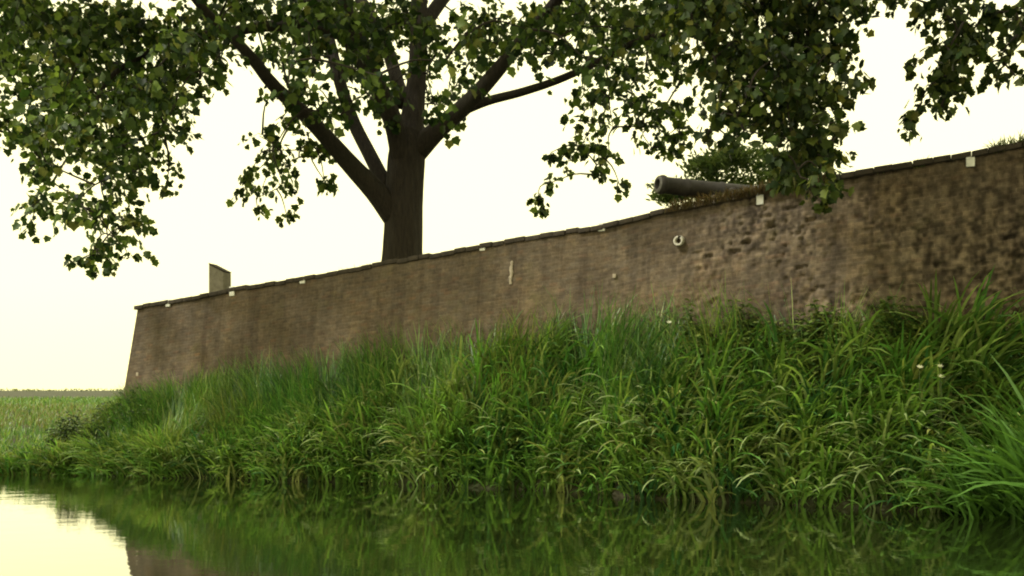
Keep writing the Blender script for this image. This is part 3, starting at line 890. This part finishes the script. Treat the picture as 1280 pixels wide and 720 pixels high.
for L_ in LIMB2:
    pth = smooth_path(L_, 22)
    mb = MB(); mb.tube(pth[:, :3] - tl, pth[:, 3], 12, ridge=.04); mb.build('limb', M_bark, t2, smooth=True)
    limb_pts += [p[:3] for p in pth[5:]]
BR = [(850, 10, 40, 1, 3), (885, 20, 45, 1, 3), (935, 15, 50, 1.1, 4), (990, 15, 55, 1.1, 4), (1040, 10, 34, 1, 3), (890, 65, 30, .9, 2), (930, 65, 45, 1.1, 3), (985, 70, 50, 1.2, 4), (1030, 70, 36, 1, 3), (1052, 48, 15, .8, 2), (1092, -4, 16, .9, 2), (1125, -8, 18, .9, 2),
      (870, 45, 28, .7, 2), (905, 110, 30, .9, 2), (945, 115, 38, 1.1, 3), (990, 125, 45, 1.2, 3), (1030, 120, 32, 1.1, 3), (1060, 105, 14, .8, 1), (1075, 100, 8, .8, 1), (895, 140, 20, .7, 2), (925, 155, 24, .9, 2), (965, 160, 34, 1.1, 3), (1010, 165, 36, 1.2, 3), (1045, 155, 22, 1, 2), (1062, 165, 12, .9, 1),
      (915, 178, 12, .7, 1), (975, 195, 22, .9, 2), (1010, 205, 28, 1.2, 3), (1045, 195, 18, 1, 2), (1000, 228, 18, 1.1, 2), (1022, 235, 20, 1.2, 2), (1035, 222, 14, 1, 1), (985, 222, 8, .8, 1), (1020, 250, 8, 1, 1), (885, 165, 8, .8, 1),
      (1162, 4, 16, .9, 2), (1185, 15, 32, 1.1, 3), (1220, 20, 30, 1.1, 2), (1205, 50, 26, 1.2, 3), (1180, 60, 16, 1, 2), (1190, 85, 24, 1.2, 2), (1165, 105, 18, 1.2, 2), (1190, 115, 20, 1.1, 2), (1215, 70, 18, .8, 2), (1152, 128, 10, 1.1, 1), (1143, 145, 6, 1.1, 1), (1134, 160, 3, 1, 1), (1148, 76, 6, .8, 1), (1175, 135, 8, .8, 1),
      (1260, 15, 22, .8, 2), (1278, 40, 18, .9, 2), (1250, 75, 12, .8, 1), (1243, 92, 9, 1, 1), (1270, 95, 10, .9, 1), (1265, 65, 10, .8, 1), (1300, 20, 40, 1, 2)]
nodes = []
for px, py, r, dn, m in BR:
    if px > 1110 and py > 40: dn *= 2.3; r *= .85
    elif py > 175: dn *= 1.6
    for i in range(m):
        Y = 12.45 + ((i + rng.random()) / m * 2 - 1) * (.95 if m > 1 else .3)
        j = rng.normal(0, .25, 2) * r * (m > 1)
        nodes.append((P(px + j[0], py + j[1], Y), max(r * Y / F * .9, .06), dn))
k = 0
c0 = np.array([8.2, 14.8, 9.8])
while k < 95:
    q = rng.normal(0, 1, 3); q /= np.linalg.norm(q); q = q * rng.uniform(.4, 1) ** .5 * np.array([6, 4.6, 4.2]) + c0
    if q[2] < CH + .53 * q[1]: continue
    nodes.append((q, rng.uniform(.7, 1.1), .6)); k += 1
for k in range(60):  # unseen extra boughs above the frame, added to shade the wall's right end
    q = np.array([rng.uniform(1.2, 7.5), rng.uniform(11.4, 13.6), 0]); q[2] = CH + .50 * q[1] + rng.uniform(0, 2.6)
    nodes.append((q, rng.uniform(.6, .9), .8))
PAL2 = [(.014, .028, .007), (.024, .042, .009), (.044, .066, .014), (.082, .104, .024), (.13, .135, .036)]
crown_and_twigs(t2, nodes, limb_pts, .12, PAL2, [.26, .28, .24, .15, .07], 6.6, None)

# --- bush behind the cannon
cb_ = P(905, 262, 19.5)
tb_ = empty('round_bush', (cb_[0], cb_[1], 4.35), 'rounded green bush behind the cannon on the rampart', 'bush')
tl = np.array(tb_.location)
nd = []
for px, py, r in ((852, 250, 14), (884, 223, 22), (905, 212, 20), (930, 208, 20), (955, 214, 20), (975, 230, 24), (990, 240, 24), (835, 256, 12), (900, 245, 26), (940, 245, 26), (842, 252, 14), (990, 250, 20), (862, 248, 16), (918, 208, 12), (888, 212, 12)):
    for dy in (-.6, 0, .6): nd.append((P(px + rng.normal(0, 4), py - 6 + rng.normal(0, 3), 19.5 + dy + rng.normal(0, .3)), (r + 3) * 19.5 / F, 1.0))
mb = MB()
for i in range(7):
    a = rng.uniform(0, 6.28); e_ = np.array([math.cos(a) * rng.uniform(.3, 1.1), math.sin(a) * .6, rng.uniform(.7, 1.2)])
    mb.tube(smooth_path([(0, 0, -.1), e_ * .5 + [0, 0, .1], e_], 8), np.linspace(.04, .012, 8), 6)
mb.build('stem', M_bark, tb_, smooth=True)
LPts = [tl + np.array([0, 0, .4]), tl + np.array([.5, 0, .5]), tl + np.array([-.5, 0, .5])]
parts = [spray(np.asarray(c), r, 150, .13, [(.06, .10, .035), (.10, .15, .05), (.15, .20, .075)], [.3, .4, .3], down=-.2) for c, r, _ in nd]
V, Q, Cc = leaf_mesh(np.concatenate([p[0] for p in parts]) - tl, np.concatenate([p[1] * [1, 1, -.6] for p in parts]), np.concatenate([p[2] for p in parts]), np.concatenate([p[3] for p in parts]), np.concatenate([p[4] for p in parts]), np.array([(0, 0), (.14, .15), (.2, .45), (.12, .75), (0, 1.0)]))
new_mesh('foliage', V, [Q], M_leaf, tb_, False, Cc)

# ------------------------------------------------------------------ weeds, climbers, flowers
OVAL = np.array([(0, 0), (.16, .1), (.27, .35), (.2, .65), (.08, .85), (0, 1.0)])


def weed(base, h, n_st, lsize, pal, spread):
    """Leafy stems from one root: returns stem MB and leaf arrays, about the base."""
    mb = MB(); pos, tip, nr, sz, cc = [], [], [], [], []
    for _ in range(n_st):
        a = rng.uniform(0, 6.28); e_ = np.array([math.cos(a), math.sin(a), 0]) * rng.uniform(.2, 1) * spread + np.array([0, 0, h * rng.uniform(.6, 1.05)])
        pth = smooth_path([(0, 0, -.05), e_ * np.array([.35, .35, .55]), e_], 9)
        mb.tube(pth, np.linspace(.008, .003, 9), 4)
        L_ = int(h / .045)
        for i in range(L_):
            t_ = .12 + .88 * i / L_
            p = pth[min(int(t_ * 8), 8)] + rng.normal(0, .012, 3); b_ = i * 2.4 + rng.normal(0, .3)
            for q_ in (0, math.pi):
                d_ = np.array([math.cos(b_ + q_), math.sin(b_ + q_), rng.uniform(-.5, .3)])
                pos.append(p); tip.append(d_); nr.append(np.array([0, 0, 1]) + rng.normal(0, .3, 3)); sz.append(lsize * (1.15 - .6 * t_) * rng.uniform(.7, 1.2)); cc.append(np.array(pal[rng.integers(len(pal))]) * rng.uniform(.75, 1.25))
    return mb, leaf_mesh(np.array(pos), np.array(tip), np.array(nr), np.array(sz), np.array(cc), OVAL)


WP = [(.09, .15, .035), (.14, .20, .045), (.20, .25, .07), (.05, .10, .028)]
DP = [(.02, .042, .014), (.03, .055, .018), (.045, .07, .02)]
leafy = []
for k in range(520):
    px = rng.uniform(845, 1300); Y = iY(px) - .4 - rng.random() ** 1.1 * 1.5
    x = (px - CX) * Y / F
    if Y < Yw(x) + .5: continue
    z = float(ground_z(x, Y))
    mb, (V, Q, Cc) = weed(None, rng.uniform(.65, 1.05) * np.interp(px, [845, 1000, 1200, 1300], [.95, 1.1, 1.05, .8]), rng.integers(2, 5), rng.uniform(.09, .16), WP, .2)
    leafy.append((V + np.array([x, Y, z]), Q, Cc))
for k in range(60):
    px = rng.uniform(62, 190); Y = 18.9 + rng.random() * 1.3; x = (px - CX) * Y / F
    if in_wall(np.array([x]), np.array([Y]))[0] or Y < Yw(x) + .4: continue
    mb, (V, Q, Cc) = weed(None, rng.uniform(.8, 1.2), 3, .12, DP + WP[:2], .2)
    leafy.append((V + np.array([x, Y, float(ground_z(x, Y))]), Q, Cc))
V, Q, Cc = join(leafy)
o = new_mesh('weeds', V, [Q], M_weed, None, False, Cc)
tag(o, 'leafy green weeds growing through the grass at the foot of the wall', 'weeds', kind='stuff')

for px, py, Yo, h, lab in ((1165, 470, 1.15, 1.0, 'dark leafy plant in the grass at the right, left of two others'), (1192, 475, 1.2, .95, 'dark leafy plant between two like it in the grass at the right'), (1215, 480, 1.3, .8, 'dark leafy plant in the grass at the right, right of two others'), (120, 500, 1.2, .75, 'dark leafy plant beside the far left corner of the wall')):
    if px > 500: Y = iY(px) - Yo
    else: Y = 19.0
    x = (px - CX) * Y / F; z = float(ground_z(x, Y))
    t = empty('leafy_plant', (x, Y, z), lab, 'plant', 'dark leafy plants in the grass')
    mb, (V, Q, Cc) = weed(None, h, 12, .15, DP, .3)
    mb.build('stem', M_weed, t, colors=np.tile(np.array([.04, .06, .02]), (mb.n, 1)))
    new_mesh('foliage', V, [Q], M_weed, t, False, Cc)

# climber on the right end of the wall
t = empty('climbing_plant', on_wall(1262, 470, .05), 'sparse pale climbing plant on the wall at the right edge', 'climber')
tl = np.array(t.location); mb = MB(); pos, tip, nr, sz, cc = [], [], [], [], []
for k in range(15):
    px0 = rng.uniform(1205, 1310); py0 = 490; px1 = px0 + rng.normal(0, 18); py1 = rng.uniform(365, 450) if px0 < 1262 else rng.uniform(345, 430)
    pth = np.array([on_wall(px0 + (px1 - px0) * q_ + rng.normal(0, 2.5), py0 + (py1 - py0) * q_, .06) for q_ in np.linspace(0, 1, 9)]) - tl
    mb.tube(pth, np.linspace(.009, .004, 9), 4)
    for i in range(22):
        f_ = rng.uniform(.1, 1); p = pth[int(f_ * 8)]
        pos.append(p + rng.normal(0, .06, 3) + np.array([N[0], N[1], 0]) * .03); tip.append(np.array([rng.normal(0, .7), -.4, -.7 + rng.normal(0, .4)])); nr.append(np.array([N[0], N[1], .6]) + rng.normal(0, .4, 3)); sz.append(rng.uniform(.05, .1))
        cc.append(np.array([(.11, .13, .04), (.07, .10, .025), (.17, .17, .08), (.14, .07, .03)][rng.integers(4)]) * rng.uniform(.8, 1.2))
mb.build('stem', M_bark, t)
V, Q, Cc = leaf_mesh(np.array(pos), np.array(tip), np.array(nr), np.array(sz), np.array(cc), OVAL)
new_mesh('foliage', V, [Q], M_weed, t, False, Cc)

# white flowers
for px, py, Yo, lab in ((1149, 460, 1.35, 'white flower at the left of three below the dark leafy plants'), (1174, 459, 1.35, 'upper white flower of the close pair below the dark leafy plants'), (1176, 472, 1.45, 'lower white flower of the close pair below the dark leafy plants'),
                        (836, 404, .6, 'single white flower at the grass top below the drain spout'), (181, 551, 2.3, 'single white flower low in the grass near the left corner of the wall')):
    Y = iY(px) - Yo; p = P(px, py, Y); z = float(ground_z(p[0], Y))
    t = empty('white_flower', (p[0], p[1], z), lab, 'flower', 'white flowers in the grass')
    H = max(p[2] - z, .1)
    mb = MB(); mb.tube(smooth_path([(0, 0, -.03), (.02, .01, H * .5), (0, 0, H)], 7), [.005] * 7, 5); mb.build('stem', M_weed, t, colors=np.tile(np.array([.06, .09, .02]), (mb.n, 1)))
    V, Fc, n = [], [], 0
    mb = MB()
    for i in range(8):
        a = i * math.pi / 4; d_ = np.array([math.cos(a), math.sin(a) * .6 - .25, .45 + .5 * math.sin(a)]); s2 = np.array([-math.sin(a), math.cos(a) * .6, .3 * math.cos(a)])
        c = np.array([0, -.01, H])
        mb.add([c, c + d_ * .03 + s2 * .015, c + d_ * .05, c + d_ * .03 - s2 * .015], [(0, 1, 2, 3)])
    mb.build('petals', M_petal, t)

# far-off wood on the horizon
n = 5200
X = rng.uniform(-1, 1, n); xx = -420 + 640 * X; yy = 860 + rng.uniform(0, 60, n)
hh = .8 + 2.2 * wall_noise(xx, xx * 0, 40, 3) + .8 * wall_noise(xx, xx * 0, 13, 4)
zz = .8 + hh * rng.random(n) ** .7
V, Q, Cc = leaf_mesh(np.stack([xx, yy, zz], 1), rng.normal(0, 1, (n, 3)), rng.normal(0, 1, (n, 3)), rng.uniform(1, 2.2, n), np.array([.14, .16, .11]) * rng.uniform(.7, 1.2, (n, 1)), OVAL)
o = new_mesh('treeline', V, [Q], M_leaf, None, False, Cc)
tag(o, 'low far-off line of trees on the horizon at the left', 'trees', kind='stuff')

# ------------------------------------------------------------------ sky, sun, camera
SUN_EL, SUN_AZ = R(46), math.atan2(-.87, -.35)     # light comes from the left, behind the viewer
w = bpy.data.worlds.new('World'); sc.world = w; w.use_nodes = True
nt = w.node_tree; bg = nt.nodes['Background']
sky = nt.nodes.new('ShaderNodeTexSky'); sky.sky_type = 'NISHITA'; sky.sun_disc = False
sky.sun_elevation = SUN_EL; sky.sun_rotation = SUN_AZ % (2 * math.pi)
sky.dust_density = 5; sky.air_density = 1.2
tc = nt.nodes.new('ShaderNodeTexCoord'); sp = nt.nodes.new('ShaderNodeSeparateXYZ')
nt.links.new(tc.outputs['Generated'], sp.inputs[0])
veil = ramp(nt, sp.outputs['Z'], [(0.0, (1.1, 1.02, .46)), (.10, (1.08, 1.0, .515)), (.3, (1.02, .96, .53)), (1.0, (.95, .92, .66))])
gain = nt.nodes.new('ShaderNodeVectorMath'); gain.operation = 'SCALE'; gain.inputs['Scale'].default_value = 19.5
nt.links.new(veil.outputs['Color'], gain.inputs[0])
nt.links.new(mixc(nt, sky.outputs['Color'], gain.outputs[0], .88), bg.inputs['Color'])
bg.inputs['Strength'].default_value = .1

sl = bpy.data.lights.new('sun', 'SUN'); sl.energy = 3.4; sl.angle = R(6); sl.color = (1, .96, .86)
so = bpy.data.objects.new('sun', sl); col.objects.link(so)
dirv = np.array([-.93 * math.cos(SUN_EL), -.37 * math.cos(SUN_EL), math.sin(SUN_EL)])
from mathutils import Vector
so.rotation_euler = Vector(dirv).to_track_quat('Z', 'Y').to_euler()
so.location = (-10, -8, 20)

cam = bpy.data.cameras.new('camera'); co = bpy.data.objects.new('camera', cam); col.objects.link(co)
cam.sensor_width = 36; cam.lens = 36 * F / 1280; cam.shift_y = (HY - 360) / 1280
cam.clip_start = .1; cam.clip_end = 8000
co.location = (0, 0, CH); co.rotation_euler = (R(90), 0, 0)
sc.camera = co

sc.render.engine = 'CYCLES'
sc.cycles.max_bounces = 8; sc.cycles.transparent_max_bounces = 4
sc.cycles.filter_width = 2.0
sc.view_settings.view_transform = 'Standard'; sc.view_settings.look = 'None'
sc.view_settings.exposure = 0; sc.view_settings.gamma = 1
